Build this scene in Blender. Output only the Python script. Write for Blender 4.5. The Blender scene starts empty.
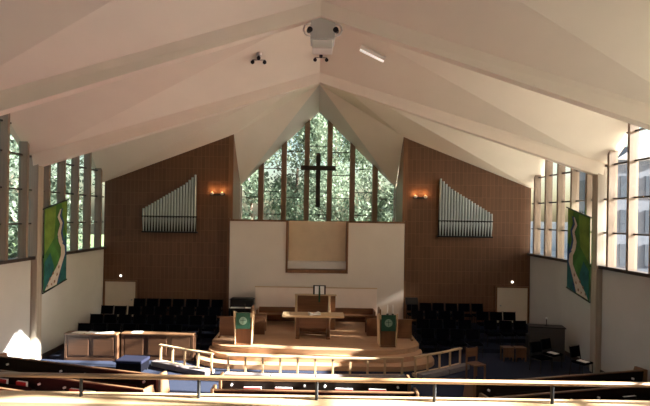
import bpy, bmesh, math, random
from mathutils import Vector, Matrix
from mathutils.bvhtree import BVHTree

random.seed(7)
SC = bpy.context.scene
COL = SC.collection
EYE = 4.8                     # camera height above the nave floor
W = 9.0                       # half width of the nave
PI = math.pi
ORD = ['first', 'second', 'third', 'fourth', 'fifth', 'sixth', 'seventh', 'eighth', 'ninth', 'tenth', 'eleventh', 'twelfth']

# ------------------------------------------------------------------ materials
def nt(name):
    m = bpy.data.materials.new(name); m.use_nodes = True
    n = m.node_tree.nodes; l = m.node_tree.links
    return m, n, l, n['Principled BSDF']

def paint(name, col, rough=.6, var=.06, scale=3.0, metal=0.0, bump=0.0, spec=.4, stretch=(1, 1, 1)):
    m, n, l, b = nt(name)
    b.inputs['Roughness'].default_value = rough
    b.inputs['Metallic'].default_value = metal
    b.inputs['Specular IOR Level'].default_value = spec
    tc = n.new('ShaderNodeTexCoord'); mp = n.new('ShaderNodeMapping')
    mp.inputs['Scale'].default_value = stretch
    no = n.new('ShaderNodeTexNoise'); no.inputs['Scale'].default_value = scale; no.inputs['Detail'].default_value = 4
    r = n.new('ShaderNodeValToRGB')
    r.color_ramp.elements[0].position = .3; r.color_ramp.elements[1].position = .7
    r.color_ramp.elements[0].color = (*[max(0, c * (1 - var)) for c in col], 1)
    r.color_ramp.elements[1].color = (*[min(1, c * (1 + var)) for c in col], 1)
    l.new(tc.outputs['Object'], mp.inputs['Vector']); l.new(mp.outputs[0], no.inputs['Vector'])
    l.new(no.outputs['Fac'], r.inputs[0]); l.new(r.outputs[0], b.inputs['Base Color'])
    if bump:
        bp = n.new('ShaderNodeBump'); bp.inputs['Strength'].default_value = bump; bp.inputs['Distance'].default_value = .01
        l.new(no.outputs['Fac'], bp.inputs['Height']); l.new(bp.outputs[0], b.inputs['Normal'])
    return m

def wood(name, col, rough=.45, var=.22, axis='x', scale=2.5):
    st = {'x': (.35, 6, 6), 'y': (6, .35, 6), 'z': (6, 6, .35)}[axis]
    return paint(name, col, rough, var, scale, stretch=st, bump=.05)

def panelled(name):
    """Brown boarded front wall: narrow upright boards crossed by level joints."""
    m, n, l, b = nt(name)
    b.inputs['Roughness'].default_value = .55
    b.inputs['Specular IOR Level'].default_value = .25
    tc = n.new('ShaderNodeTexCoord'); sp = n.new('ShaderNodeSeparateXYZ'); cb = n.new('ShaderNodeCombineXYZ')
    l.new(tc.outputs['Object'], sp.inputs[0])
    ad = n.new('ShaderNodeMath'); ad.operation = 'ADD'
    l.new(sp.outputs['X'], ad.inputs[0]); l.new(sp.outputs['Y'], ad.inputs[1])
    l.new(ad.outputs[0], cb.inputs['X']); l.new(sp.outputs['Z'], cb.inputs['Y'])
    br = n.new('ShaderNodeTexBrick'); br.offset = 0; br.squash = 1
    br.inputs['Color1'].default_value = (.118, .058, .031, 1)
    br.inputs['Color2'].default_value = (.142, .070, .038, 1)
    br.inputs['Mortar'].default_value = (.20, .105, .058, 1)
    br.inputs['Scale'].default_value = 1
    br.inputs['Mortar Size'].default_value = .007
    br.inputs['Mortar Smooth'].default_value = .3
    br.inputs['Brick Width'].default_value = .165
    br.inputs['Row Height'].default_value = .52
    l.new(cb.outputs[0], br.inputs['Vector'])
    l.new(br.outputs['Color'], b.inputs['Base Color'])
    bp = n.new('ShaderNodeBump'); bp.inputs['Strength'].default_value = .3; bp.inputs['Distance'].default_value = .01; bp.invert = True
    l.new(br.outputs['Fac'], bp.inputs['Height']); l.new(bp.outputs[0], b.inputs['Normal'])
    return m

def glass(name, tint=(.93, .96, .97)):
    m, n, l, b = nt(name)
    n.remove(b)
    t = n.new('ShaderNodeBsdfTransparent'); t.inputs[0].default_value = (*tint, 1)
    g = n.new('ShaderNodeBsdfGlossy'); g.inputs['Roughness'].default_value = .03
    mx = n.new('ShaderNodeMixShader'); lw = n.new('ShaderNodeLayerWeight'); lw.inputs[0].default_value = .5
    pw = n.new('ShaderNodeMath'); pw.operation = 'POWER'; pw.inputs[1].default_value = 4
    ml = n.new('ShaderNodeMath'); ml.operation = 'MULTIPLY_ADD'; ml.inputs[1].default_value = .4; ml.inputs[2].default_value = .03
    l.new(lw.outputs['Facing'], pw.inputs[0]); l.new(pw.outputs[0], ml.inputs[0])
    l.new(ml.outputs[0], mx.inputs[0]); l.new(t.outputs[0], mx.inputs[1]); l.new(g.outputs[0], mx.inputs[2])
    l.new(mx.outputs[0], n['Material Output'].inputs[0])
    return m

def emit(name, col, strength):
    m, n, l, b = nt(name)
    b.inputs['Base Color'].default_value = (*col, 1)
    b.inputs['Emission Color'].default_value = (*col, 1)
    b.inputs['Emission Strength'].default_value = strength
    return m

def leafmat(name, c1, c2):
    m, n, l, b = nt(name)
    b.inputs['Roughness'].default_value = .55
    oi = n.new('ShaderNodeObjectInfo'); tc = n.new('ShaderNodeTexCoord')
    no = n.new('ShaderNodeTexNoise'); no.inputs['Scale'].default_value = 1.1; no.inputs['Detail'].default_value = 6
    r = n.new('ShaderNodeValToRGB'); r.color_ramp.elements[0].position = .35; r.color_ramp.elements[1].position = .65
    r.color_ramp.elements[0].color = (*c1, 1); r.color_ramp.elements[1].color = (*c2, 1)
    l.new(tc.outputs['Object'], no.inputs['Vector']); l.new(no.outputs['Fac'], r.inputs[0])
    l.new(r.outputs[0], b.inputs['Base Color'])
    tr = n.new('ShaderNodeBsdfTranslucent'); mx = n.new('ShaderNodeMixShader'); mx.inputs[0].default_value = .4
    l.new(r.outputs[0], tr.inputs[0]); l.new(b.outputs[0], mx.inputs[1]); l.new(tr.outputs[0], mx.inputs[2])
    l.new(mx.outputs[0], n['Material Output'].inputs[0])
    return m

MAT = dict(
    ceiling=paint('ceiling_plaster', (.80, .72, .61), .8, .02, 1.2, spec=.1),
    beam=paint('beam_plaster', (.78, .69, .585), .8, .03, 1.2, spec=.1),
    soffit=paint('soffit_window_lit', (.66, .64, .59), .8, .02, 1.2, spec=.1),  # ceiling plaster greyed to stand in for cool window light
    plaster=paint('side_wall_plaster', (.50, .485, .46), .8, .03, 1.5, spec=.1),
    white=paint('chancel_white', (.70, .625, .55), .75, .02, 1.5, spec=.1),
    tan=paint('niche_tan', (.74, .60, .43), .75, .05, 2, spec=.1),
    panel=panelled('front_wall_boards'),
    returns=wood('return_boards', (.19, .09, .042), axis='z'),
    carpet=paint('navy_carpet', (.026, .031, .052), .95, .2, 40, bump=.2, spec=.05),
    oak=wood('platform_oak', (.44, .26, .15), .45, .12, 'x', 2.0),
    oakz=wood('rail_oak', (.52, .36, .21), .4, .12, 'z'),
    oakx=wood('rail_top_oak', (.55, .38, .22), .38, .12, 'x'),
    walnut=wood('furniture_wood', (.16, .07, .031), .4, .2, 'x'),
    walnutz=wood('furniture_wood_upright', (.16, .07, .031), .4, .2, 'z'),
    redwood=paint('pew_wood', (.017, .010, .007), .6, .22, 2.5, stretch=(.35, 6, 6), spec=.15),
    pewend=wood('pew_end_wood', (.16, .083, .042), .4, .15, 'z'),
    column=wood('column_wood', (.37, .31, .25), .6, .12, 'z'),
    fin=wood('mullion_wood', (.25, .18, .13), .6, .12, 'z'),
    darkfin=wood('window_wood', (.24, .15, .09), .6, .12, 'z'),
    sill=paint('dark_sill', (.045, .032, .027), .5, .1),
    black=paint('black_metal', (.012, .012, .013), .45, .1, metal=.3),
    blackfab=paint('black_upholstery', (.004, .004, .006), .95, .2, 30, spec=.0),
    bluefab=paint('blue_upholstery', (.009, .010, .022), .9, .2, 30, spec=.1),
    chrome=paint('organ_pipe_metal', (.34, .37, .37), .4, .05, 2, metal=.75),
    grey=paint('grey_box_paint', (.50, .48, .46), .6, .03),
    palegrey=paint('pale_grey_paint', (.66, .62, .58), .6, .03),
    cream=paint('cream_door_paint', (.66, .58, .47), .6, .03),
    paper=paint('paper', (.85, .84, .82), .8, .03),
    red=paint('hymnal_cloth', (.36, .025, .025), .6, .1),
    green=paint('altar_green', (.010, .055, .028), .8, .1, 20),
    emblem=paint('emblem_pale', (.17, .25, .18), .8, .05),
    bangreen=paint('banner_green', (.045, .15, .03), .85, .35, 2.2),
    banlime=paint('banner_lime', (.13, .22, .035), .85, .25, 3),
    banteal=paint('banner_teal', (.01, .09, .09), .85, .3, 4),
    banblue=paint('banner_blue', (.02, .06, .16), .85, .3, 4),
    banriver=paint('banner_pale', (.50, .44, .38), .85, .12, 6),
    glass=glass('window_glass'),
    bulb=emit('warm_bulb', (1, .58, .28), 1.2),
    tube=emit('streak_glow', (1, .92, .84), .7),  # glow of the bar that stands in for a ceiling streak
    door_lamp=emit('small_lamp', (1, .93, .82), 3),
    bark=paint('bark', (.10, .07, .05), .9, .3, 6, bump=.4),
    leaf_a=leafmat('leaf_bright', (.035, .06, .035), (.22, .27, .19)),
    leaf_b=leafmat('leaf_deep', (.03, .05, .035), (.20, .25, .18)),
    lawn=paint('lawn_green', (.09, .14, .05), .95, .3, 3),
    bounce_ground=paint('pale_bounce_ground', (.62, .56, .48), .9, .06, .8),  # pale so that it throws sunlight up through the right windows
    deskwood=wood('choir_desk_wood', (.06, .026, .012), .45, .2, 'x'),
    kneel=paint('kneeler_cloth', (.20, .17, .17), .9, .1, 20),
    railwood=wood('balcony_rail_wood', (.36, .21, .11), .35, .12, 'x'),
    reredos=paint('pinkish_white', (.84, .71, .61), .7, .02),
    console=paint('console_paint', (.055, .05, .045), .5, .1),
    crosswood=wood('dark_cross_wood', (.035, .024, .016), .5, .2, 'z'),
    slate=paint('slate_render', (.10, .11, .14), .8, .1),
    concrete=paint('grey_render', (.45, .45, .46), .8, .05),
    darkpane=paint('dark_pane', (.05, .06, .08), .2, .1),
    roof=paint('roof_slate', (.20, .19, .19), .8, .15, 5),
)

# ------------------------------------------------------------------ mesh helper
class MB:
    def __init__(s): s.bm = bmesh.new()
    def face(s, pts):
        return s.bm.faces.new([s.bm.verts.new(p) for p in pts])
    def hull(s, a, b):
        """loft between two equal rings, capped"""
        A = [s.bm.verts.new(p) for p in a]; B = [s.bm.verts.new(p) for p in b]; n = len(A)
        for i in range(n): s.bm.faces.new((A[i], A[(i + 1) % n], B[(i + 1) % n], B[i]))
        s.bm.faces.new(A[::-1]); s.bm.faces.new(B)
        return s
    def box(s, x0, x1, y0, y1, z0, z1):
        return s.hull([(x0, y0, z0), (x1, y0, z0), (x1, y1, z0), (x0, y1, z0)], [(x0, y0, z1), (x1, y0, z1), (x1, y1, z1), (x0, y1, z1)])
    def bar(s, p, q, w, h, up=(0, 0, 1)):
        """square bar from p to q, w across and h along up"""
        p, q = Vector(p), Vector(q); d = (q - p).normalized(); u = Vector(up)
        r = d.cross(u)
        if r.length < 1e-4: r = d.cross(Vector((0, 1, 0)))
        r.normalize(); u = r.cross(d)
        o = [r * (w / 2) * i + u * (h / 2) * j for i, j in ((-1, -1), (1, -1), (1, 1), (-1, 1))]
        return s.hull([p + k for k in o], [q + k for k in o])
    def rod(s, p, q, r0, r1=None, n=10):
        r1 = r0 if r1 is None else r1
        p, q = Vector(p), Vector(q); d = (q - p).normalized()
        a = d.orthogonal().normalized(); b = d.cross(a)
        ring = lambda c, r: [c + (a * math.cos(2 * PI * i / n) + b * math.sin(2 * PI * i / n)) * r for i in range(n)]
        return s.hull(ring(p, r0), ring(q, r1))
    def tube(s, pts, r, n=8):
        for a, b in zip(pts, pts[1:]): s.rod(a, b, r, r, n)
        return s
    def lathe(s, prof, c=(0, 0, 0), n=16):
        c = Vector(c); rings = []
        for r, z in prof: rings.append([s.bm.verts.new(c + Vector((r * math.cos(2 * PI * i / n), r * math.sin(2 * PI * i / n), z))) for i in range(n)])
        for A, B in zip(rings, rings[1:]):
            for i in range(n): s.bm.faces.new((A[i], A[(i + 1) % n], B[(i + 1) % n], B[i]))
        s.bm.faces.new(rings[0][::-1]); s.bm.faces.new(rings[-1])
        return s
    def prism(s, poly, z0, z1):
        return s.hull([(x, y, z0) for x, y in poly], [(x, y, z1) for x, y in poly])
    def slab(s, tri, off):
        off = Vector(off)
        return s.hull(tri, [Vector(p) + off for p in tri])
    def ball(s, c, r, sc=(1, 1, 1), seg=12):
        bmesh.ops.create_uvsphere(s.bm, u_segments=seg, v_segments=seg // 2 + 1, radius=r, matrix=Matrix.Translation(c) @ Matrix.Diagonal((*sc, 1)))
        return s
    def build(s, name, m, parent=None, bevel=0, smooth=False):
        bmesh.ops.recalc_face_normals(s.bm, faces=s.bm.faces)
        me = bpy.data.meshes.new(name); s.bm.to_mesh(me); s.bm.free()
        me.materials.append(MAT[m] if isinstance(m, str) else m)
        if smooth:
            for p in me.polygons: p.use_smooth = True
        o = bpy.data.objects.new(name, me); COL.objects.link(o)
        if parent is not None: o.parent = parent
        if bevel:
            md = o.modifiers.new('soft_edges', 'BEVEL'); md.width = bevel; md.segments = 2; md.limit_method = 'ANGLE'
        return o

def tag(o, label=None, cat=None, group=None, kind=None):
    if label: o['label'] = label
    if cat: o['category'] = cat
    if group: o['group'] = group
    if kind: o['kind'] = kind
    return o

def thing(name, label, cat, loc=(0, 0, 0), rz=0, group=None):
    o = bpy.data.objects.new(name, None); COL.objects.link(o)
    o.empty_display_size = .1
    o.location = loc; o.rotation_euler = (0, 0, rz)
    return tag(o, label, cat, group)

def dup(o, loc=None, rz=None, label=None, group=None, parent=None):
    c = o.copy(); COL.objects.link(c)
    if parent is not None: c.parent = parent
    for ch in list(o.children): dup(ch, parent=c)
    if loc is not None: c.location = loc
    if rz is not None: c.rotation_euler = (0, 0, rz)
    if label: c['label'] = label
    if group: c['group'] = group
    return c

def struct(name, mb, m, label=None, cat=None, bevel=0, parent=None, smooth=False):
    o = mb.build(name, m, parent, bevel, smooth)
    if parent is None: tag(o, label, cat, None, 'structure')
    return o

# ------------------------------------------------------------------ the shell
COLS = [-4.9, .3, 5.5, 10.7, 15.9, 21.1]       # column lines along the nave
ZC, ZG, ZP, ZM = 6.46, 8.50, 9.24, 10.30         # plate heights: column, gable, centre valley, centre ridge
SILL = 3.32
YF, YW = 21.1, 22.9                              # front wall, chancel window
A = Vector((0, YF, 10.40))
up = (0, 0, .14)
cl = MB(); rc = MB()
for s in (-1, 1):
    X = s * 9.25
    for ya, yb in zip(COLS, COLS[1:]):
        ym = (ya + yb) / 2
        C1, C2, G = (X, ya, ZC), (X, yb, ZC), (X, ym, ZG)
        P1, P2, M = (0, ya, ZP), (0, yb, ZP), (0, ym, ZM)
        cl.slab([G, M, C1], up); cl.slab([C1, M, P1], up)
        if yb < YF - .1:
            cl.slab([G, C2, M], up); cl.slab([C2, P2, M], up)
        else:
            B, E = Vector((X, YF, 6.05)), Vector((s * 3.6, YF, 8.22))
            Ws, Wt = Vector((s * 3.56, YW + .1, 6.20)), Vector((0, YW + .1, 9.62))
            cl.slab([G, B, M], up); cl.slab([B, E, M], up); cl.slab([E, A, M], up)
            cl.slab([E, Ws, A], up); rc.slab([Ws, Wt, A], up)
ceil_bm = cl.bm.copy()
ceiling = struct('ceiling', cl, 'ceiling', 'cream folded plaster ceiling rising to the central ridge', 'ceiling')
struct('ceiling_soffit', rc, 'soffit', 'sloping chancel gable soffits, coloured grey for the window light', 'ceiling')
CEIL = BVHTree.FromBMesh(ceil_bm); ceil_bm.free()

for s in (-1, 1):
    for y in COLS[1:-1]:
        b = MB()
        x1, z1, z0 = s * 8.98, 6.28, 6.75
        ring = lambda x, zb, zt, wb, wt: [(x, y - wb, zb), (x, y + wb, zb), (x, y + wt, zt), (x, y - wt, zt)]
        b.hull(ring(x1, 6.22, 6.62, .15, .24), ring(0, 9.06, 9.40, .10, .26))
        struct('ceiling_beam', b, 'beam', 'plaster valley beam under a ceiling fold', 'beam')
        c = MB().box(s * 8.8, s * 9.15, y - .16, y + .16, 0, 6.62)
        struct('column', c, 'column', 'wooden column between the side windows', 'column', .02)

sname = {-1: 'left', 1: 'right'}
for s in (-1, 1):
    w = MB().box(s * 9.0, s * 9.14, -4.9, 21.3, 0, SILL)
    struct('wall_' + sname[s], w, 'plaster', 'pale plaster wall below the %s side windows' % sname[s], 'wall')
    struct('baseboard_' + sname[s], MB().box(s * 8.96, s * 9.0, -4.9, 21.1, 0, .14), 'sill', 'dark baseboard of the %s wall' % sname[s], 'baseboard')
    struct('trim_%d' % (1 if s < 0 else 2), MB().box(s * 8.86, s * 9.14, -4.9, 21.1, SILL, SILL + .1), 'sill', 'dark ledge under the %s side windows' % sname[s], 'trim')

wn = 0
for s in (-1, 1):
    for ya, yb in zip(COLS, COLS[1:]):
        wn += 1
        ym = (ya + yb) / 2
        top = lambda y: ZC + (ZG - ZC) * max(0, 1 - abs(y - ym) / 2.6) - .03
        last = yb > 21
        zf = lambda y: (ZC - .03 if not last or y < ym else 6.05 + (ZG - 6.05) * max(0, 1 - abs(y - ym) / 2.6) - .03)
        topz = lambda y: top(y) if not last or y < ym else zf(y)
        z0 = SILL + .1
        poly = [(ya + .05, z0), (yb - .05, z0), (yb - .05, topz(yb)), (ym, topz(ym)), (ya + .05, topz(ya))]
        g = MB().hull([(s * 9.04, y, z) for y, z in poly], [(s * 9.06, y, z) for y, z in poly])
        wo = bpy.data.objects.new('window_%d' % wn, None); COL.objects.link(wo)
        wo.location = (s * 9.0, ym, z0)
        tag(wo, 'gabled side window on the %s wall' % sname[s], 'window', None, 'structure')
        def ch(mb, nm, m, bevel=0):
            o = mb.build(nm, m, wo, bevel); o.matrix_parent_inverse = Matrix.Translation((-s * 9.0, -ym, -z0)); return o
        ch(g, 'glass', 'glass')
        for k in (.62, 1.61, 2.6, 3.59, 4.58):
            y = ya + k
            za, zb = topz(y - .055), topz(y + .055)
            m = MB().hull([(s * 8.86, y - .055, z0), (s * 8.86, y + .055, z0), (s * 8.86, y + .055, zb), (s * 8.86, y - .055, za)],
                          [(s * 9.12, y - .055, z0), (s * 9.12, y + .055, z0), (s * 9.12, y + .055, zb), (s * 9.12, y - .055, za)])
            ch(m, 'mullion', 'fin')
        for z in (4.45, 5.5, 6.55, 7.4):
            r = 2.6 if z < ZC else 2.6 * (ZG - z) / (ZG - ZC)
            y0, y1 = ym - r + .06, ym + r - .06
            if last and z > 6.05: y1 = ym + 2.6 * (ZG - z) / (ZG - 6.05) - .06
            ch(MB().box(s * 9.0, s * 9.09, y0, y1, z - .025, z + .025), 'transom', 'sill')

struct('floor', MB().box(-9.3, 9.3, -5.1, 21.2, -.2, 0), 'carpet', 'navy blue carpeted nave floor', 'floor')
rw = [(-9.3, 0), (9.3, 0), (9.3, 6.62), (0, 9.4), (-9.3, 6.62)]
struct('wall_rear', MB().hull([(x, -5.1, z) for x, z in rw], [(x, -4.9, z) for x, z in rw]), 'plaster', 'plaster rear wall behind the balcony', 'wall')

# brown boarded front wall with its returns into the chancel recess
for s, nm in ((-1, 'wall_front_left'), (1, 'wall_front_right')):
    p = [(s * 3.6, 0), (s * 9.0, 0), (s * 9.0, 6.15), (s * 3.6, 8.3)]
    struct(nm, MB().hull([(x, YF, z) for x, z in p], [(x, YF + .2, z) for x, z in p]), 'panel', 'brown boarded front wall on the %s of the chancel' % sname[s], 'wall')
    q = [(YF - .02, 0), (YW + .1, 0), (YW + .1, 6.22), (YF - .02, 8.24)]
    struct('wall_chancel_' + sname[s], MB().hull([(s * 3.58, y, z) for y, z in q], [(s * 3.78, y, z) for y, z in q]), 'returns', 'brown side wall of the chancel recess, %s' % sname[s], 'wall')
struct('wall_chancel_rear', MB().box(-3.6, 3.6, YW, YW + .2, 0, 4.42), 'white', 'wall below the tall chancel window', 'wall')

# chancel window: seven tall lights under a gable
CW = bpy.data.objects.new('window_11', None); COL.objects.link(CW); CW.location = (0, YW, 4.42)
tag(CW, 'tall gabled chancel window behind the cross', 'window', None, 'structure')
def cwp(mb, nm, m, bevel=0):
    o = mb.build(nm, m, CW, bevel); o.matrix_parent_inverse = Matrix.Translation((0, -YW, -4.42)); return o
gz = lambda x: 9.62 - abs(x) * (9.62 - 6.20) / 3.56
p = [(-3.56, 4.42), (3.56, 4.42), (3.56, gz(3.56)), (0, gz(0)), (-3.56, gz(3.56))]
cwp(MB().hull([(x, YW + .08, z) for x, z in p], [(x, YW + .10, z) for x, z in p]), 'glass', 'glass')
for x in (-2.60, -1.56, -.52, .52, 1.56, 2.60):
    h = .115
    cwp(MB().hull([(x - h, YW - .18, 4.42), (x + h, YW - .18, 4.42), (x + h, YW - .18, gz(x + h)), (x - h, YW - .18, gz(x - h))],
                  [(x - h, YW + .12, 4.42), (x + h, YW + .12, 4.42), (x + h, YW + .12, gz(x + h)), (x - h, YW + .12, gz(x - h))]), 'mullion', 'darkfin')
for i, (x0, x1) in enumerate(((-3.5, -2.6), (-2.6, -1.56), (-1.56, -.52), (-.52, .52), (.52, 1.56), (1.56, 2.6), (2.6, 3.5))):
    for k in range(5):
        z = 4.62 + k * 1.05 + (.28 if i % 2 else 0)
        if z < min(gz(x0), gz(x1)) - .1:
            cwp(MB().box(x0, x1, YW + .05, YW + .09, z - .018, z + .018), 'transom', 'sill')
for s in (-1, 1):
    cwp(MB().box(s * 3.48, s * 3.56, YW + .02, YW + .1, 4.42, 6.2), 'side_frame', 'palegrey')
cwp(MB().box(-3.56, 3.56, YW - .1, YW + .12, 4.36, 4.44), 'window_sill', 'returns')

# cross
cr = thing('wooden_cross', 'dark wooden cross fixed across the middle mullions of the chancel window', 'cross', (0, YW - .3, 5.25))
MB().box(-.10, .10, -.07, .07, 0, 2.43).build('upright', 'crosswood', cr, .008)
MB().box(-.79, .79, -.085, .055, 1.66, 1.86).build('crossbar', 'crosswood', cr, .008)
for x in (-.52, .52): MB().box(x - .03, x + .03, .05, .125, 1.7, 1.82).build('bracket', 'black', cr)

# white screen wall with the niche
struct('wall_screen', MB().box(-3.64, -1.26, 20.85, 21.05, 0, 4.6).box(1.26, 3.64, 20.85, 21.05, 0, 4.6).box(-1.26, 1.26, 20.85, 21.05, 0, 2.54),
       'white', 'white screen wall below the chancel window with an open niche', 'wall')
struct('niche_wall', MB().box(-1.3, 1.3, 21.45, 21.55, 2.4, 4.62), 'tan', 'tan back of the niche in the white screen wall', 'wall')
tr = MB().box(-1.30, -1.22, 20.82, 21.5, 2.48, 4.63).box(1.22, 1.30, 20.82, 21.5, 2.48, 4.63)
struct('trim_3', tr, 'returns', 'brown side frames of the niche', 'trim')
struct('trim_4', MB().box(-1.3, 1.3, 20.82, 21.5, 2.46, 2.60), 'returns', 'brown bottom board of the niche', 'trim')
struct('niche_ledge_trim', MB().box(-1.22, 1.22, 21.0, 21.45, 2.62, 2.92), 'palegrey', 'pale ledge inside the niche', 'ledge')
struct('trim_5', MB().box(-3.66, -1.30, 20.82, 21.07, 4.58, 4.65).box(1.30, 3.66, 20.82, 21.07, 4.58, 4.65), 'returns', 'thin brown cap of the white screen wall', 'trim')
for i, s in enumerate((-1, 1)):
    struct('trim_%d' % (6 + i), MB().box(s * 3.66, s * 3.74, 20.84, 21.08, 2.2, 4.7), 'walnutz', 'upright wood strip on the %s edge of the white screen wall' % sname[s], 'trim')

# doors
for i, s in enumerate((-1, 1)):
    d = bpy.data.objects.new('door_%d' % (i + 1), None); COL.objects.link(d); d.location = (s * 8.25, YF, .45)
    tag(d, 'low cream door in the %s corner of the front wall' % sname[s], 'door', None, 'structure')
    MB().box(-.64, .64, -.06, -.01, 0, 1.5).build('leaf', 'cream', d, .01)
    MB().box(-.70, -.64, -.08, 0, 0, 1.55).box(.64, .70, -.08, 0, 0, 1.55).box(-.70, .70, -.08, 0, 1.5, 1.56).build('frame', 'returns', d)
    MB().rod((-s * .5, -.12, .75), (-s * .5, -.06, .75), .03).build('knob', 'chrome', d)
    l = thing('wall_lamp', 'small round white lamp above the cream door, %s corner' % sname[s], 'lamp', (s * 8.25 - s * .02, YF, 2.2), 0, 'lamps above the doors')
    MB().rod((0, 0, 0), (0, -.05, 0), .045).build('backplate', 'black', l)
    MB().ball((0, -.09, 0), .05).build('globe', 'door_lamp', l, smooth=True)

# ------------------------------------------------------------------ choir risers, platform
for s in (-1, 1):
    for z, y0 in ((.15, 18.0), (.30, 18.95), (.45, 19.85)):
        struct('floor_riser', MB().box(s * 3.62, s * 8.95, y0, 21.08, z - .15, z), 'carpet', 'carpeted choir riser', 'riser')

def outline(hw, y0, yb, r=1.7, n=9):
    pts = [(-hw, yb)]
    for i in range(n + 1):
        a = PI + (PI / 2) * i / n
        pts.append((-hw + r + r * math.cos(a), y0 + r * .62 + r * .62 * math.sin(a)))
    for i in range(n + 1):
        a = 1.5 * PI + (PI / 2) * i / n
        pts.append((hw - r + r * math.cos(a), y0 + r * .62 + r * .62 * math.sin(a)))
    pts.append((hw, yb))
    return pts
DZ = .48
pl = thing('chancel_platform', 'oak chancel platform with curved front steps, carrying the table and lecterns', 'platform', (0, 16, 0))
def plp(mb, nm, m, bevel=.012):
    o = mb.build(nm, m, pl, bevel); o.matrix_parent_inverse = Matrix.Translation((0, -16, 0)); return o
plp(MB().prism(outline(3.58, 16.3, 20.84), 0, DZ), 'platform_top', 'oak')
plp(MB().prism(outline(3.62, 15.95, 17.2), 0, .32), 'step', 'oak')
plp(MB().prism(outline(3.95, 15.6, 17.2), 0, .16), 'step', 'oak')

# ------------------------------------------------------------------ communion rail
def rail(name, label, pts, nposts, loc):
    t = thing(name, label, 'communion rail', loc, 0, 'communion rail sections')
    L = Vector(loc); P = [Vector((x, y, 0)) - L for x, y in pts]
    seg = [(b - a).length for a, b in zip(P, P[1:])]; tot = sum(seg)
    def at(d):
        for a, b, l in zip(P, P[1:], seg):
            if d <= l + 1e-6: return a + (b - a) * (d / l)
            d -= l
        return P[-1]
    top = MB()
    for a, b in zip(P, P[1:]): top.bar(a + Vector((0, 0, .60)), b + Vector((0, 0, .60)), .11, .05)
    top.build('handrail', 'oakx', t, .01)
    cu = MB()
    for a, b in zip(P, P[1:]): cu.bar(a + Vector((0, 0, .05)), b + Vector((0, 0, .05)), .20, .10)
    cu.build('base_curb', 'oakx', t, .01)
    kn = MB()
    for a, b in zip(P, P[1:]):
        nrm = (b - a).cross(Vector((0, 0, 1))).normalized()
        kn.bar(a + nrm * .24 + Vector((0, 0, .08)), b + nrm * .24 + Vector((0, 0, .08)), .24, .16)
    kn.build('kneeler', 'kneel', t, .02)
    for i in range(nposts):
        p = at(.05 + (tot - .1) * i / (nposts - 1))
        MB().box(p.x - .03, p.x + .03, p.y - .03, p.y + .03, .1, .575).build('post', 'oakz', t, .006)
rail('communion_rail', 'long middle section of the oak communion rail in front of the steps', [(-2.66, 15.02), (-1.3, 14.93), (0, 14.9), (1.3, 14.93), (2.66, 15.02)], 11, (0, 14.9, 0))
rail('communion_rail', 'angled communion rail section ending by the wooden choir front', [(-5.02, 16.12), (-4.1, 15.62), (-3.1, 15.15)], 5, (-4.2, 15.7, 0))
rail('communion_rail', 'angled communion rail section ending near the dark choir chairs on the right', [(3.0, 15.15), (3.95, 15.72), (4.75, 16.30)], 5, (3.9, 15.7, 0))

# ------------------------------------------------------------------ altar furniture
t = thing('communion_table', 'wooden communion table in the middle of the platform', 'table', (-.08, 18.0, DZ))
MB().box(-1.12, 1.08, -.36, .36, .76, .83).build('table_top', 'oakx', t, .01)
for x in (-.56, .52):
    MB().box(x - .06, x + .06, -.28, .28, .06, .76).build('leg', 'walnutz', t, .01)
    MB().box(x - .07, x + .07, -.34, .34, 0, .06).build('foot', 'walnut', t, .01)
MB().box(-.50, .46, -.24, -.20, .36, .76).build('front_panel', 'walnut', t)
MB().box(-.50, .46, -.04, .04, .10, .17).build('stretcher', 'walnut', t)

t = thing('open_booklet', 'small open white booklet lying on the communion table', 'book', (-.06, 17.9, DZ + .83), .3)
for s in (-1, 1):
    MB().hull([(0, -.13, .0), (s * .2, -.13, .0), (s * .2, .13, .0), (0, .13, .0)], [(0, -.13, .02), (s * .19, -.13, .085), (s * .19, .13, .085), (0, .13, .02)]).build('page_block', 'paper', t)

t = thing('clergy_throne', 'tall wooden clergy seat with lit posts behind the communion table', 'seat', (-.02, 19.1, DZ))
MB().box(-.76, .76, .05, .13, .0, 1.32).build('back_panel', 'walnut', t, .01)
for x in (-.74, .52): MB().box(x - .045, x + .045, -.06, .05, 0, 1.36).build('post', 'oakz', t, .01)
MB().box(-.70, .48, -.42, .05, .40, .46).build('seat', 'walnut', t, .01)
MB().box(-.70, .48, -.40, -.36, 0, .40).build('front_board', 'walnut', t)
MB().box(-.80, .80, -.06, .16, 1.32, 1.36).build('top_rail', 'oakx', t, .01)

t = thing('open_bible', 'large open bible with green ribbon standing on top of the clergy seat', 'book', (.12, 19.10, DZ + 1.362))
MB().hull([(-.24, -.02, 0), (.24, -.02, 0), (.24, .10, 0), (-.24, .10, 0)], [(-.24, .08, .34), (.24, .08, .34), (.24, .11, .34), (-.24, .11, .34)]).build('stand', 'black', t)
for s in (-1, 1):
    MB().hull([(s * .01, -.06, .02), (s * .18, -.05, .02), (s * .18, -.025, .02), (s * .01, -.025, .02)], [(s * .01, .03, .31), (s * .18, .04, .31), (s * .18, .07, .31), (s * .01, .07, .31)]).build('page_block', 'paper', t)
MB().box(-.035, .035, -.085, -.075, -.28, .02).hull([(-.035, -.085, .02), (.035, -.085, .02), (.035, -.075, .02), (-.035, -.075, .02)], [(-.025, .025, .33), (.025, .025, .33), (.025, .035, .33), (-.025, .035, .33)]).build('ribbon', 'green', t)

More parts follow.
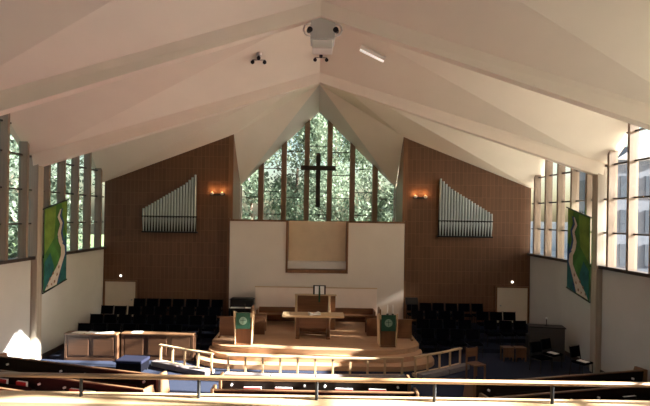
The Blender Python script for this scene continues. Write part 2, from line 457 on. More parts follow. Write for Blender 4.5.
t = thing('reredos_panel', 'low wide pinkish white panel standing before the white screen wall', 'panel', (0, 20.5, DZ))
MB().box(-2.5, 2.48, 0, .06, .08, 1.41).build('panel_board', 'reredos', t, .008)
MB().box(-2.52, 2.50, -.02, .08, 1.41, 1.44).build('top_edge', 'oakx', t)
for x in (-2.3, 2.3): MB().box(x - .05, x + .05, -.12, .18, 0, .08).build('foot', 'walnut', t)

t = thing('clergy_bench', 'long low wooden bench in front of the pinkish white panel', 'bench', (0, 19.9, DZ))
MB().box(-2.3, 2.3, .30, .36, .1, .66).build('backrest', 'walnut', t, .01)
MB().box(-2.3, 2.3, -.12, .30, .38, .43).build('seat', 'walnut', t, .01)
for x in (-2.33, 2.33): MB().box(x - .03, x + .03, -.16, .38, 0, .62).build('end_panel', 'walnutz', t, .01)

def side_chair(s, label):
    t = thing('clergy_chair', label, 'chair', (s * 2.12, 18.55, DZ), 0, 'clergy chairs on the platform')
    MB().box(s * .20, s * .26, -.30, .30, .0, .98).build('backrest', 'walnutz', t, .015)
    MB().box(-s * .24, s * .20, -.28, .28, .38, .44).build('seat', 'walnut', t, .01)
    for y in (-.29, .29):
        MB().box(-s * .26, s * .20, y - .025, y + .025, 0, .64).build('arm_panel', 'walnutz', t, .01)
    MB().box(-s * .22, s * .18, -.25, .25, .44, .48).build('cushion', 'bluefab' if s < 0 else 'green', t, .015)
    return t
side_chair(-1, 'wooden clergy chair with blue cushion behind the lectern by the black piano')
side_chair(1, 'wooden clergy chair with green cushion behind the lectern with two candles')
t = thing('folded_paper', 'folded white paper lying on the blue clergy chair cushion', 'paper', (-2.05, 18.5, DZ + .486), .4)
MB().hull([(-.11, -.08, 0), (.11, -.08, 0), (.11, .08, 0), (-.11, .08, 0)], [(-.10, -.07, .03), (.11, -.07, .012), (.11, .08, .012), (-.10, .08, .03)]).build('sheet', 'paper', t)

def lectern(s, label):
    t = thing('lectern', label, 'lectern', (s * 2.42, 16.95, DZ), 0, 'lecterns flanking the platform')
    MB().box(-.25, .25, -.20, .22, .05, .94).build('body', 'walnutz', t, .012)
    MB().box(-.28, .28, -.23, .25, 0, .06).build('plinth', 'walnut', t, .01)
    MB().hull([(-.30, -.30, .94), (.30, -.30, .94), (.30, .24, .94), (-.30, .24, .94)], [(-.30, -.30, 1.10), (.30, -.30, 1.10), (.30, .24, .97), (-.30, .24, .97)]).build('desk_top', 'oakx', t, .008)
    for x in (-1, 1):
        MB().hull([(x * .25, -.24, .02), (x * .29, -.24, .02), (x * .29, .25, .02), (x * .25, .25, .02)],
                  [(x * .29, -.31, 1.15), (x * .33, -.31, 1.15), (x * .33, .25, 1.02), (x * .29, .25, 1.02)]).build('side_wing', 'oakz', t, .008)
    cl = MB().box(-.24, .24, -.325, -.312, .56, 1.10).build('parament', 'green', t)
    MB().rod((0, -.333, .83), (0, -.325, .83), .13, n=20).build('emblem', 'emblem', cl)
    MB().box(-.008, .008, -.338, -.333, .73, .93).box(-.09, .09, -.338, -.333, .84, .856).build('emblem_cross', 'green', cl)
    return t
lt = lectern(-1, 'wooden lectern with green cloth and gooseneck microphone')
lt2 = lectern(1, 'wooden lectern with green cloth and two white candles')
mp_ = [(-.0, .02, 1.02), (.0, .02, 1.20), (.01, -.02, 1.30), (.03, -.10, 1.36)]
MB().tube(mp_, .012).build('microphone', 'black', lt)
for x in (.02, .20):
    c = thing('altar_candle', 'white candle on the lectern, %s' % ('nearer its middle' if x < .1 else 'nearer its outer edge'), 'candle', (2.42 + x, 17.05, DZ + 1.03), 0, 'candles on the lectern')
    MB().lathe([(.04, 0), (.04, .03), (.022, .035), (.022, .04)]).build('holder', 'black', c)
    MB().lathe([(.018, .03), (.016, .30), (.004, .34)], n=12).build('candle_stick', 'paper', c, smooth=True)

for s, lab in ((-1, 'small wooden modesty screen beside the lectern with the microphone'), (1, 'small wooden modesty screen beside the lectern with the two candles')):
    t = thing('modesty_screen', lab, 'screen', (s * 3.08, 17.75, DZ), 0, 'modesty screens')
    MB().box(-.33, .33, -.03, .03, .06, .70).build('screen_panel', 'walnut', t, .006)
    MB().box(-.36, .36, -.05, .05, .70, .74).build('cap_rail', 'walnut', t, .006)
    for x in (-.33, .33): MB().box(x - .03, x + .03, -.12, .12, 0, .06).build('foot', 'walnut', t)

t = thing('upright_piano', 'black upright piano on the platform corner beside the white screen wall', 'piano', (-2.95, 20.2, DZ + 0))
MB().box(-.52, .42, -.10, .28, 0, .95).build('case', 'black', t, .05)
MB().box(-.52, .42, -.36, -.10, .56, .64).build('key_bed', 'black', t, .02)
MB().box(-.46, .36, -.34, -.12, .64, .66).build('keyboard', 'paper', t)
for x in (-.48, .38): MB().box(x - .04, x + .04, -.34, -.26, 0, .56).build('leg', 'black', t)
MB().hull([(-.56, -.14, .94), (.46, -.14, .94), (.46, .32, .94), (-.56, .32, .94)], [(-.44, -.08, 1.0), (.34, -.08, 1.0), (.34, .26, 1.0), (-.44, .26, 1.0)]).build('lid', 'black', t, .02)

# ------------------------------------------------------------------ choir chairs (face the nave, -y)
def make_chair(label, m='blackfab', metal='black', group='choir chairs'):
    t = thing('choir_chair', label, 'chair', (0, 0, 0), 0, group)
    MB().box(-.23, .23, -.22, .22, .42, .48).build('seat', m, t, .02)
    MB().hull([(-.22, .19, .56), (.22, .19, .56), (.22, .23, .56), (-.22, .23, .56)], [(-.22, .25, .88), (.22, .25, .88), (.22, .29, .88), (-.22, .29, .88)]).build('backrest', m, t, .015)
    for x in (-.235, .235):
        MB().tube([(x, -.19, 0), (x, -.17, .42)], .013).build('leg', metal, t)
        MB().tube([(x, .26, 0), (x, .20, .44), (x, .275, .90)], .013).build('leg', metal, t)
    return t
first = None
def place_chair(x, y, z, rz, label, group):
    global first
    if first is None:
        first = make_chair(label, group=group); first.location = (x, y, z); first.rotation_euler = (0, 0, rz); return first
    return dup(first, (x, y, z), rz, label, group)
rows = [(20.35, .45, 'back row'), (19.42, .30, 'third row'), (18.48, .15, 'second row'), (17.55, 0, 'front row')]
for s, side, by in ((-1, 'behind the wooden choir front', 'side wall'), (1, 'beside the organ console', 'platform')):
    for y, z, rn in rows:
        if s < 0:
            xs = [-8.20 + .53 * i for i in range(9 if z else 7)]
            if z >= .45: xs = [-7.25 + .53 * i for i in range(7)]
        else:
            xs = [3.98 + .53 * i for i in range(4)] + [6.55 + .53 * i for i in range(3 if z < .45 else 2)]
            if z < .1: xs = xs[:4]
            if z >= .45: xs = [3.98 + .53 * i for i in range(6)]
        for i, x in enumerate(xs):
            place_chair(x + random.uniform(-.02, .02), y + random.uniform(-.03, .03), z, random.uniform(-.03, .03),
                        'black choir chair %s, %s, %s from the %s' % (side, rn, ORD[i], by), 'choir chairs ' + side)
place_chair(-4.3, 17.42, 0, -PI / 2, 'black chair turned sideways at the end of the wooden choir front', 'loose chairs near the choir')
place_chair(7.75, 16.35, 0, .5, 'black chair near the right wall, closest to the organ console', 'loose chairs near the choir')
place_chair(8.25, 15.45, 0, .5, 'black chair beside the right wall column', 'loose chairs near the choir')
place_chair(7.2, 15.9, 0, .4, 'black chair between the organ console and the pews', 'loose chairs near the choir')

for (x, y, z, who) in ((7.75, 16.3, .486, 'closest to the organ console'), (8.25, 15.4, .486, 'beside the wall column')):
    t = thing('service_booklet', 'pale booklet lying on the black chair ' + who, 'booklet', (x, y, z), .5, 'booklets on loose chairs')
    MB().box(-.11, .11, -.15, .15, 0, .012).build('cover', 'paper', t)

t = thing('music_stand', 'black music stand by the front wall beside the white screen wall', 'music stand', (3.82, 20.0, .45))
MB().tube([(0, 0, .05), (0, 0, .95)], .014).build('pole', 'black', t)
for k in range(3):
    a = k * 2 * PI / 3 + .5
    MB().tube([(0, 0, .12), (.22 * math.cos(a), .22 * math.sin(a), .01)], .010).build('leg', 'black', t)
MB().hull([(-.25, -.08, .92), (.25, -.08, .92), (.25, -.06, .92), (-.25, -.06, .92)], [(-.25, .06, 1.18), (.25, .06, 1.18), (.25, .08, 1.18), (-.25, .08, 1.18)]).build('desk', 'black', t)

# ------------------------------------------------------------------ wooden choir front and neighbours
def choir_front(label, x0, x1, y, n):
    t = thing('choir_desk', label, 'choir front', ((x0 + x1) / 2, y, 0), 0, 'wooden choir fronts')
    h = (x1 - x0) / 2
    MB().box(-h, h, -.03, .03, .05, .84).build('front_board', 'deskwood', t, .006)
    MB().box(-h - .03, h + .03, -.09, .22, .84, .89).build('ledge', 'pewend', t, .01)
    MB().box(-h - .01, h + .01, -.05, .05, 0, .08).build('plinth', 'deskwood', t)
    w = 2 * h / n
    for i in range(n):
        MB().box(-h + i * w + .08, -h + (i + 1) * w - .08, -.05, -.03, .16, .76).build('raised_panel', 'deskwood', t, .01)
    for x in (-h, h): MB().box(x - .04, x + .04, -.05, .26, 0, .84).build('end_post', 'deskwood', t, .01)
choir_front('wooden choir front with pale ledge, the part against the wall', -8.15, -6.50, 16.35, 2)
choir_front('wooden choir front, the longer part next to the communion rail', -6.36, -4.05, 16.5, 3)
for i, x in enumerate((-7.75, -7.3, -6.85)):  # white sheets put in where seat tops catch the sun
    t = thing('sunlit_top', 'white sheet standing in for a sunlit top, choir front ledge, %s from the wall' % ORD[i], 'music sheet', (x, 16.41, .89), random.uniform(-.2, .2), 'sheets for sunlit tops')
    MB().box(-.20, .20, -.13, .13, 0, .012).build('white_sheet', 'paper', t)
t = thing('sunlit_top', 'white sheet standing in for a sunlit top, longer choir front ledge', 'music sheet', (-5.9, 16.56, .89), .1, 'sheets for sunlit tops')
MB().box(-.16, .16, -.12, .12, 0, .012).build('white_sheet', 'paper', t)

t = thing('padded_stool', 'low dark blue padded stool on the carpet before the choir front', 'stool', (-5.58, 15.3, 0), -.1)
MB().box(-.40, .40, -.28, .28, .06, .30).build('box_base', 'blackfab', t, .01)
MB().box(-.42, .42, -.30, .30, .30, .40).build('cushion', 'bluefab', t, .03)
for x in (-.34, .34):
    for y in (-.22, .22): MB().box(x - .03, x + .03, y - .03, y + .03, 0, .06).build('foot', 'black', t)

t = thing('organ_console', 'dark grey organ console near the right wall', 'organ console', (7.95, 17.15, 0), -.2)
MB().box(-.55, .55, -.05, .40, 0, 1.12).build('case', 'console', t, .02)
MB().box(-.55, .55, .40, .78, .62, .74).build('key_desk', 'black', t, .01)
MB().box(-.48, .48, .42, .74, .74, .76).build('keyboard', 'paper', t)
for x in (-.52, .52): MB().box(x - .03, x + .03, .40, .78, 0, .62).build('side_panel', 'black', t)
MB().box(-.58, .58, -.08, .44, 1.12, 1.16).build('top_lid', 'black', t, .01)
t = thing('desk_lamp', 'small black lamp with white bulb on the organ console', 'lamp', (7.98, 17.3, 1.16))
MB().lathe([(.07, 0), (.07, .02), (.012, .03), (.012, .22), (.03, .23)]).build('stand', 'black', t)
MB().ball((0, 0, .26), .04).build('bulb', 'paper', t, smooth=True)
for i, x in enumerate((6.55, 6.98)):
    t = thing('wooden_stool', 'light wooden stool beside the organ console, %s' % ('nearer the platform' if i == 0 else 'nearer the wall'), 'stool', (x, 17.1, 0), .05, 'light wooden stools')
    MB().box(-.19, .19, -.15, .15, .42, .47).build('seat', 'pewend', t, .01)
    MB().box(-.17, .17, -.14, -.11, .14, .42).build('front_board', 'pewend', t)
    for a in (-.16, .16):
        for b in (-.12, .12): MB().box(a - .02, a + .02, b - .02, b + .02, 0, .42).build('leg', 'pewend', t)
t = thing('wooden_chair', 'reddish wooden chair standing alone at the end of the right communion rail', 'chair', (4.85, 15.1, 0), .4)
MB().box(-.21, .21, -.21, .21, .42, .46).build('seat', 'walnut', t, .01)
for x in (-.19, .19):
    MB().box(x - .02, x + .02, -.20, -.16, 0, .42).build('leg', 'walnutz', t)
    MB().box(x - .02, x + .02, .17, .21, 0, .90).build('leg', 'walnutz', t)
MB().box(-.17, .17, .175, .20, .62, .88).build('backrest', 'walnut', t, .005)

# ------------------------------------------------------------------ pews
def make_pew(L, label, group):
    t = thing('pew', label, 'pew', (0, 0, 0), 0, group)
    h = L / 2
    MB().hull([(-h, .0, .30), (h, .0, .30), (h, .05, .30), (-h, .05, .30)], [(-h, -.08, .90), (h, -.08, .90), (h, -.03, .90), (-h, -.03, .90)]).build('backrest', 'redwood', t, .01)
    MB().box(-h, h, .04, .46, .40, .45).build('seat', 'redwood', t, .01)
    MB().box(-h, h, .08, .42, .45, .49).build('seat_cushion', 'red', t, .012)
    MB().bar((-h, -.055, .905), (h, -.055, .905), .075, .03).build('top_rail', 'pewend', t, .006)
    for x in (-h - .03, h + .03):
        MB().hull([(x - .035, -.14, 0), (x + .035, -.14, 0), (x + .035, .48, 0), (x - .035, .48, 0)],
                  [(x - .035, -.14, .94), (x + .035, -.14, .94), (x + .035, .22, .94), (x - .035, .22, .94)]).build('end_panel', 'pewend', t, .015)
    n = max(2, round(L / 2.3))
    for i in range(n):
        xc = -h + (i + .5) * L / n
        r = MB().box(xc - .75, xc + .75, -.20, -.05, .55, .565).box(xc - .75, xc + .75, -.20, -.185, .565, .66)
        rk = r.build('book_rack', 'redwood', t)
        for x in (xc - .88, xc + .88):
            MB().rod((x, -.115, .72), (x, -.065, .72), .028, n=10).build('cup_holder', 'paper', t)
    return t
def pew_at(t, cx, cy, rz):
    t.location = (cx, cy, 0); t.rotation_euler = (0, 0, rz)
PL = 5.0
PEWS = {}
fl = 'angled pew on the %s side of the nave, %s row from the platform'
protoS = None
for s in (-1, 1):
    for k in range(5):
        ANG = math.atan(.30 if s < 0 else .26)
        ex, ey = s * 3.78, (12.15 if s < 0 else 11.95) - 1.0 * k
        cx, cy = ex + s * math.cos(ANG) * PL / 2, ey + math.sin(ANG) * PL / 2
        lab = fl % ('sunlit' if s < 0 else 'shaded right', ORD[k]); grp = 'angled pews'
        if protoS is None: protoS = p = make_pew(PL, lab, grp)
        else: p = dup(protoS, label=lab, group=grp)
        pew_at(p, cx, cy, s * ANG); PEWS[(s, k)] = (cx, cy, s * ANG)
protoM = None
for k, y in enumerate((12.15, 11.22, 10.25, 9.28)):
    lab = 'straight pew in the middle block, %s row from the communion rail' % ORD[k]
    if protoM is None: protoM = p = make_pew(4.5, lab, 'middle pews')
    else: p = dup(protoM, label=lab, group='middle pews')
    pew_at(p, 0, y, 0); PEWS[(0, k)] = (0, y, 0)

hym = None
def book(px, lx, name, label, group, cover, w=.30, h=.17):
    """a book lying in a pew's rack, tilted against the pew back"""
    global hym
    cx, cy, a = px
    loc = Vector((cx, cy, 0)) + Matrix.Rotation(a, 3, 'Z') @ Vector((lx, -.125, .572))
    t = thing(name, label, 'book', loc, a, group)
    MB().box(-w / 2, w / 2, -.035, .035, 0, h).build('cover', cover, t, .006)
    MB().box(-w / 2 + .01, w / 2 + .006, -.028, .028, .008, h + .004).build('page_block', 'paper', t)
    return t
for k, xs in ((1, (-1.82, -1.45, -.85, .72, 1.1, 1.8)), (2, (-1.8, -1.2, .8, 1.5))):
    for i, x in enumerate(xs):
        book(PEWS[(-1, k)], x, 'hymnal', 'red hymnal in the rack of the %s sunlit angled pew, %s from the wall' % (ORD[k], ORD[i]), 'red hymnals', 'red')
for k, xs in ((1, (-1.55, -.7, .7, 1.55)), (0, (-1.5, -.75, .7, 1.5))):
    for i, x in enumerate(xs):
        book(PEWS[(0, k)], x, 'service_book', 'pale edged book in the rack of the %s middle pew, %s from the left' % (ORD[k], ORD[i]), 'books in the middle pews', 'redwood' if k else 'red', .42, .11)
for k, xs in ((1, (-1.6, -.8, 1.2)), (2, (-1.5, .8, 1.6))):
    for i, x in enumerate(xs):
        book(PEWS[(1, k)], x, 'service_book', 'dark book in the rack of the %s shaded pew, %s from the aisle' % (ORD[k], ORD[i]), 'books in the shaded pews', 'redwood', .36, .13)

# ------------------------------------------------------------------ balcony
struct('floor_balcony', MB().box(-9, 9, -4.9, 4.85, 1.95, 2.10), 'carpet', 'balcony floor under the viewer', 'floor')
struct('wall_balcony', MB().box(-9, 9, 4.90, 5.12, 1.6, 2.90), 'walnut', 'wooden balcony parapet', 'wall')
struct('trim_8', MB().box(-9, 9, 4.86, 5.17, 2.90, 2.96), 'oakx', 'pale wooden cap along the balcony parapet', 'trim', .01)
t = thing('balcony_railing', 'slim wooden balcony handrail on short black posts across the front', 'railing', (0, 5.03, 2.96))
MB().rod((-8.98, 0, .205), (8.98, 0, .205), .025, n=14).build('handrail', 'railwood', t, smooth=True)
for i in range(-7, 8):
    x = .02 + i * 1.185
    MB().rod((x, 0, 0), (x, 0, .19), .017).build('post', 'black', t)

# ------------------------------------------------------------------ organ pipes
for s in (-1, 1):
    lab = 'silver organ pipe rank on the brown wall, tall pipes towards the %s' % ('white screen wall, left side' if s < 0 else 'white screen wall, right side')
    t = thing('organ_pipe_rank', 'silver organ pipes mounted on the brown front wall, %s' % ('the side with the low black piano' if s < 0 else 'the side with the music stand'), 'organ pipes', (s * 6.2, YF - .12, 4.1), 0, 'organ pipe ranks')
    n = 19
    for i in range(n):
        u = i / (n - 1)
        x = s * (7.30 - 2.15 * u) - s * 6.2
        zt = .95 + 1.30 * u + .14 * max(0, u - .8) / .2
        r = .047
        MB().lathe([(.014, 0), (r, .50), (r, .56), (r * .75, .58), (r * .75, .61), (r, .63), (r, zt), (r * .8, zt), (r * .8, zt - .05)], (x, 0, 0), 12).build('pipe', 'chrome', t)
    MB().box(-1.16, 1.16, -.065, -.05, .60, .645).build('front_rail', 'black', t)
    MB().box(-1.16, 1.16, -.05, .12, -.06, 0).build('base_rail', 'black', t)
    p = [(s * 1.14, 0), (-s * 1.10, 0), (-s * 1.10, 2.3), (s * 1.14, .90)]
    MB().hull([(x, .08, z) for x, z in p], [(x, .12, z) for x, z in p]).build('back_board', 'black', t)

# sconces
for s in (-1, 1):
    x = -4.22 if s < 0 else 4.30
    t = thing('wall_sconce', 'glowing two bulb uplight on the brown wall between the organ pipes and the chancel, %s' % sname[s], 'wall lamp', (x, YF, 5.72), 0, 'uplights on the brown wall')
    MB().box(-.30, .30, -.05, 0, -.08, .0).build('backplate', 'black', t, .01)
    for dx in (-.21, .21):
        MB().lathe([(.02, -.06), (.05, -.05), (.09, .03), (.085, .03), (.05, -.03)], (dx, -.15, 0), 14).build('shade', 'palegrey', t, smooth=True)
        MB().ball((dx, -.15, .03), .04).build('bulb', 'bulb', t, smooth=True)
        L = bpy.data.lights.new('sconce_glow', 'POINT'); L.energy = 5; L.color = (1, .48, .18); L.shadow_soft_size = .05
        lo = bpy.data.objects.new('sconce_glow', L); COL.objects.link(lo); lo.location = (x + dx, YF - .16, 5.86)

# ------------------------------------------------------------------ banners
def banner(s, label):
    x0 = s * 8.74
    ya, yb = 16.0, 17.45
    t = thing('hanging_banner', label, 'banner', (x0, (ya + yb) / 2, 3.6), 0, 'fabric banners')
    # u along the wall (0 near, 1 towards the front), v up
    def P(u, v, off=0.0):
        y = ya + (yb - ya) * u
        zb = 2.22 + .26 * u; zt = 4.93 + .33 * u
        return Vector((-s * off + s * .012 * math.sin(u * 9), y - (ya + yb) / 2, zb + (zt - zb) * v - 3.6))
    def patch(pts, off, nm, m):
        mb = MB(); mb.slab([P(u, v, off) for u, v in pts], (-s * .004, 0, 0)); return mb.build(nm, m, t)
    mb = MB(); n = 12
    for i in range(n):
        a, b = i / n, (i + 1) / n
        mb.slab([P(a, 0), P(b, 0), P(b, 1), P(a, 1)], (-s * .008, 0, 0))
    mb.build('cloth', 'bangreen', t)
    def strip(line, wid, off, nm, m):
        mb = MB()
        for (p, wp), (q, wq) in zip(zip(line, wid), zip(line[1:], wid[1:])):
            mb.slab([P(p[0] - wp, p[1], off), P(p[0] + wp, p[1], off), P(q[0] + wq, q[1], off), P(q[0] - wq, q[1], off)], (-s * .004, 0, 0))
        mb.build(nm, m, t)
    patch([(.02, .45), (.40, .60), (.46, .98), (.02, .98)], .014, 'lime_patch', 'banlime')
    patch([(.02, .03), (.34, .02), (.40, .26), (.26, .44), (.02, .36)], .016, 'teal_patch', 'banteal')
    patch([(.72, .985), (.98, .985), (.98, .56), (.86, .70)], .015, 'lime_corner', 'banlime')
    strip([(.76, .015), (.84, .16), (.88, .32), (.90, .46), (.95, .56)], [.22, .14, .10, .08, .03], .018, 'teal_water', 'banteal')
    C = [(.66, .92), (.56, .84), (.70, .74), (.60, .63), (.66, .53), (.80, .44), (.80, .34), (.66, .25), (.50, .16), (.36, .08), (.27, .02)]
    Wd = [.03, .05, .06, .075, .085, .09, .105, .13, .17, .21, .24]
    strip([(u + .05, v) for u, v in C], [min(w + .05, .98 - u - .06) for w, (u, v) in zip(Wd, C)], .022, 'blue_water', 'banblue')
    strip(C, Wd, .027, 'pale_river', 'banriver')
    strip([(.60, .71), (.70, .72)], [.012, .012], .031, 'dark_ripple', 'walnut')
    strip([(.44, .585), (.56, .60)], [.012, .012], .031, 'dark_ripple', 'banblue')
    strip([(.52, .90), (.80, .925)], [.012, .012], .03, 'dark_mark', 'banblue') if s > 0 else None
    for (u, v) in ((.14, .06), (.30, .05), (.24, .13), (.42, .07), (.36, .18), (.52, .14), (.60, .22)):
        patch([(u - .03, v - .018), (u + .03, v - .012), (u + .02, v + .018), (u - .02, v + .014)], .032, 'stone', 'walnut')
    MB().rod(P(-.06, 1.0, .004), P(1.06, 1.0, .004), .022).build('top_rod', 'black', t)
    MB().rod(P(-.02, 0, .004), P(1.02, 0, .004), .024).build('bottom_rod', 'black', t)
banner(-1, 'green banner with a pale winding river hanging on the sunlit left wall')
banner(1, 'green and teal banner with a pale winding river hanging on the shaded right wall')

# ------------------------------------------------------------------ ceiling fittings
def hit(px, py):
    x, y = px - 317.5, py - 217.0
    c, sn = math.cos(.016), math.sin(.016)
    X, Y = x * c + y * sn, -x * sn + y * c
    d = Vector((X / 500, 1, -Y / 500)).normalized()
    h = CEIL.ray_cast(Vector((0, 0, EYE)), d)
    return h[0]

t = thing('ceiling_ventilator', 'pale grey box hanging at the centre of the ceiling ridge', 'ventilator', (0.05, 10.9, 8.42))
MB().box(-.265, .265, -.22, .30, .19, .95).build('housing', 'grey', t, .02)
MB().box(-.22, .22, -.18, .26, 0, .19).build('lower_grille', 'palegrey', t, .02)
for s in (-1, 1):
    MB().rod((s * .25, -.1, .36), (s * .34, -.1, .36), .02).build('arm', 'palegrey', t)
    MB().rod((s * .27, -.30, .36), (s * .30, -.20, .36), .06, .05, 12).build('lamp_head', 'black', t)
    MB().tube([(s * .26, -.22, .52), (s * .37, -.22, .48), (s * .41, -.22, .38), (s * .37, -.22, .28), (s * .26, -.22, .24)], .022).build('bracket', 'palegrey', t, smooth=True)

def cluster(px, py, label):
    p = hit(px, py) - Vector((0, 0, .02))
    t = thing('ceiling_spotlight', label, 'spotlight', p, 0, 'ceiling spotlight clusters')
    MB().lathe([(.08, 0), (.08, .12)], (0, 0, -.02)).build('canopy', 'palegrey', t)
    MB().rod((0, 0, -.16), (0, 0, 0), .015).build('stem', 'black', t)
    MB().rod((-.19, 0, -.15), (.19, 0, -.15), .010).build('arm', 'black', t)
    for x in (-.17, 0, .17):
        z = -.20 if x else -.08
        MB().rod((x, -.08, z - .04), (x, .08, z + .03), .055, .04, 12).build('spot_head', 'black', t)
cluster(259, 54, 'cluster of three small black spotlights on the left ceiling slope')
cluster(321, 52, 'cluster of three small black spotlights below the hanging grey box')

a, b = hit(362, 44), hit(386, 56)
t = thing('ceiling_bright_streak', 'slim glowing bar standing in for a bright streak on the right ceiling slope', 'light', (a + b) / 2)  # glowing bar put in for a bright streak of light
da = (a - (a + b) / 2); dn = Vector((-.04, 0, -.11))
MB().bar(da + dn * .6, -da + dn * .6, .10, .06).build('streak_backing', 'palegrey', t)
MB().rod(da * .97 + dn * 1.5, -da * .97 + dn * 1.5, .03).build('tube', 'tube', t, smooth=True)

# ------------------------------------------------------------------ outside
struct('ground_outside', MB().box(-90, 9.3, -60, 120, -.6, -.25), 'lawn', 'lawn around the church', 'ground')
struct('ground_bounce', MB().box(9.3, 90, -60, 120, -.6, -.25), 'bounce_ground', 'ground outside the right wall, made pale to bounce sunlight', 'ground')  # pale ground added to bounce sun up to the ceiling
def crown_mesh(seed, R, n, m):
    rnd = random.Random(seed); mb = MB()
    cl = [(Vector((rnd.gauss(0, .45), rnd.gauss(0, .45), rnd.uniform(-.9, .9))) * R, R * rnd.uniform(.32, .55)) for _ in range(16)]
    for i in range(n):
        c, r = rnd.choice(cl)
        d = Vector((rnd.gauss(0, 1), rnd.gauss(0, 1), rnd.gauss(0, 1))).normalized()
        p = c + d * r * rnd.uniform(.55, 1)
        q = Matrix.Rotation(rnd.uniform(0, 6.28), 3, 'Z') @ Matrix.Rotation(rnd.uniform(-1, 1), 3, 'X')
        s = rnd.uniform(.10, .20)
        mb.face([p + q @ Vector(v) * s for v in ((-.5, -1, 0), (.5, -.6, .1), (.35, 1, 0), (-.4, .7, .12))])
    return mb
protos = []
for i, (R, m) in enumerate(((3.3, 'leaf_a'), (3.0, 'leaf_b'), (3.6, 'leaf_a'), (3.4, 'leaf_b'), (3.0, 'leaf_b'))):
    me = crown_mesh(20 + i, R, (6500, 6500, 6500, 2200, 15000)[i], m)
    protos.append((me, m))
crown_data = []
for i, (mb, m) in enumerate(protos):
    me = bpy.data.meshes.new('crown'); mb.bm.to_mesh(me); mb.bm.free(); me.materials.append(MAT[m]); crown_data.append(me)
def trunk_mesh(h):
    mb = MB(); mb.rod((0, 0, 0), (.1, 0, h * .55), .28, .2, 10).rod((.1, 0, h * .55), (-.1, .1, h), .2, .07, 8)
    for k in range(5):
        a = k * 1.3; mb.rod((.06, 0, h * (.5 + .07 * k)), (1.6 * math.cos(a), 1.6 * math.sin(a), h * (.72 + .08 * k)), .08, .025, 6)
    return mb
def tree(x, y, h, k, sc, label, group):
    t = thing('leafy_tree', label, 'tree', (x, y, -.25), random.uniform(0, 6.28), group)
    trunk_mesh(h).build('trunk', 'bark', t)
    o = bpy.data.objects.new('crown', crown_data[k]); COL.objects.link(o); o.parent = t; o.location = (0, 0, h); o.scale = (sc, sc, sc * 1.15)
spots = [(-5.4, 29, 5.6, 0, .72), (.2, 28.5, 4.6, 2, .66), (5.9, 29.6, 4.4, 1, .70), (-8.0, 36.5, 8.2, 2, .9), (-1.6, 36, 8.6, 0, .9), (4.6, 37, 8.0, 0, .85), (11, 38, 6, 1, 1), (-6, 45, 11, 1, 1.1), (1.6, 45.5, 13.2, 2, 1.05), (13, 49, 9, 0, 1)]
for i, (x, y, h, k, sc) in enumerate(spots):
    tree(x, y, h, k, sc, '%s leafy tree seen through the chancel window, %s from the left' % ('bright green' if k != 1 else 'deep green', ORD[sorted(range(len(spots)), key=lambda q: spots[q][0] / spots[q][1]).index(i)]), 'trees behind the chancel window')
lsp = [(-15.5, 16.4, 6.2, 3, .85), (-16.5, 24.0, 6.6, 3, .85), (-19, 32.5, 7.5, 3, 1.2), (-15.2, 10.5, 5.8, 3, .9), (-23, 40, 8, 3, 1.3), (-15.5, 4.0, 6, 3, .9)]
for i, (x, y, h, k, sc) in enumerate(lsp):
    tree(x, y, h, k, sc, 'dark leafy tree outside the left side windows, %s from the chancel' % ORD[[4, 2, 1, 0, 3, 5].index(i) if i in (4, 2, 1, 0, 3, 5) else i], 'trees outside the left windows')
for x, y, h, sc, w in ((25.5, 17.0, 15.4, .70, 'broadest of its row'), (38.5, 21.6, 16.6, .80, 'nearest the chancel end'), (43.5, 15.4, 22.0, .80, 'tallest and farthest'),
                       (27.0, 14.3, 14.8, .36, 'the narrow one'), (30.5, 19.8, 12.0, .78, 'lowest of its row')):
    tree(x, y, h, 4, sc, 'unseen tree added to block sun off the right front corner, ' + w, 'unseen trees added to block sun')  # out of view, added to keep sun off front wall and choir
tree(17.0, 3.6, 6.2, 4, .85, 'unseen dense tree added to shade the balcony rail', 'unseen trees added to block sun')  # out of view, added to shade the right end of the rail

bl = thing('grey_building', 'dark slate grey building with dark windows outside the right side windows', 'building', (28.5, 46, -.25))
MB().box(-2.2, 2.2, -2, 5, 0, 10.5).build('wall', 'slate', bl)
MB().hull([(-2.5, -2.3, 10.5), (2.5, -2.3, 10.5), (2.5, 5.3, 10.5), (-2.5, 5.3, 10.5)], [(-.1, -2.0, 12), (.1, -2.0, 12), (.1, 5, 12), (-.1, 5, 12)]).build('roof', 'roof', bl)
for y in (-.9, 1.5, 3.9):
    for z in (1.2, 4.2, 7.2): MB().box(-2.26, -2.18, y - .7, y + .7, z, z + 1.9).build('window', 'darkpane', bl)
for x in (-1.1, 1.1):
    for z in (1.2, 4.2, 7.2): MB().box(x - .8, x + .8, -2.06, -1.98, z, z + 1.9).build('window', 'darkpane', bl)

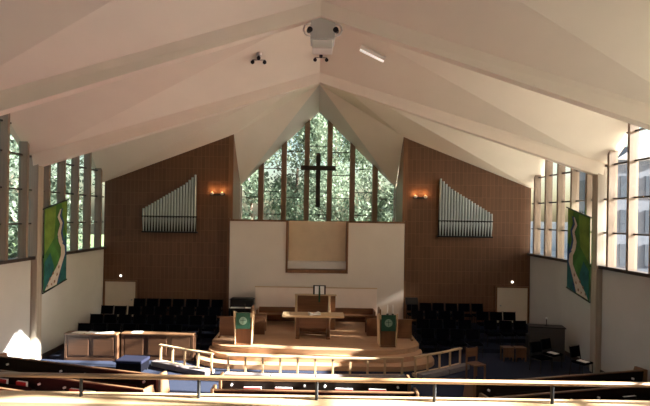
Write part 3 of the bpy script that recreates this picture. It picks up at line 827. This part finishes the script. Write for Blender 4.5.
struct('boundary_wall', MB().box(40, 40.4, 30, 118, -.25, 4.6), 'concrete', 'long grey boundary wall beyond the pale ground', 'wall')
for i, (x, y, sc) in enumerate(((-21, 20, .8), (-22, 27, .85), (-24, 35, .95), (-27, 45, 1.1), (-30, 57, 1.3), (-20.5, 13.5, .75))):
    t = thing('garden_bush', 'dark rounded bush beyond the left side windows, %s along the lawn from the balcony end' % ORD[(1, 2, 3, 4, 5, 0)[i]], 'bush', (x, y, -.25), i * 1.1, 'bushes outside the left windows')
    MB().rod((0, 0, 0), (0, 0, 1.6), .15, .06).build('stem', 'bark', t)
    o = bpy.data.objects.new('foliage', crown_data[1]); COL.objects.link(o); o.parent = t; o.location = (0, 0, 2.3); o.scale = (sc, sc * 1.2, sc * .75)

# ------------------------------------------------------------------ light
sun = bpy.data.lights.new('sun', 'SUN'); sun.energy = 95; sun.angle = .012; sun.color = (1, .94, .86)
so = bpy.data.objects.new('sun', sun); COL.objects.link(so)
so.rotation_euler = Vector((-1, .10, -.40)).to_track_quat('-Z', 'Y').to_euler()
so.location = (30, 5, 20)
wd = bpy.data.worlds.new('sky'); SC.world = wd; wd.use_nodes = True
n = wd.node_tree.nodes; l = wd.node_tree.links
sky = n.new('ShaderNodeTexSky'); sky.sky_type = 'NISHITA'; sky.sun_disc = False
sky.sun_elevation = math.radians(22); sky.sun_rotation = math.radians(95); sky.air_density = 1.2; sky.dust_density = 3
n['Background'].inputs['Strength'].default_value = .4
l.new(sky.outputs[0], n['Background'].inputs[0])

# ------------------------------------------------------------------ camera
cam = bpy.data.cameras.new('camera'); co = bpy.data.objects.new('camera', cam); COL.objects.link(co)
cam.sensor_width = 36; cam.sensor_fit = 'HORIZONTAL'; cam.lens = 36 * 500 / 650
cam.shift_x = 7.5 / 650; cam.shift_y = 14 / 650
cam.clip_start = .05; cam.clip_end = 400
co.location = (0, 0, EYE); co.rotation_euler = (PI / 2, -.016, 0)
SC.camera = co

SC.view_settings.view_transform = 'Standard'; SC.view_settings.look = 'None'
SC.view_settings.gamma = 1; SC.view_settings.use_curve_mapping = False
SC.view_settings.exposure = -0.1
SC.cycles.use_denoising = True
SC.cycles.max_bounces = 12; SC.cycles.diffuse_bounces = 8; SC.cycles.transparent_max_bounces = 16
SC.cycles.sample_clamp_indirect = 12
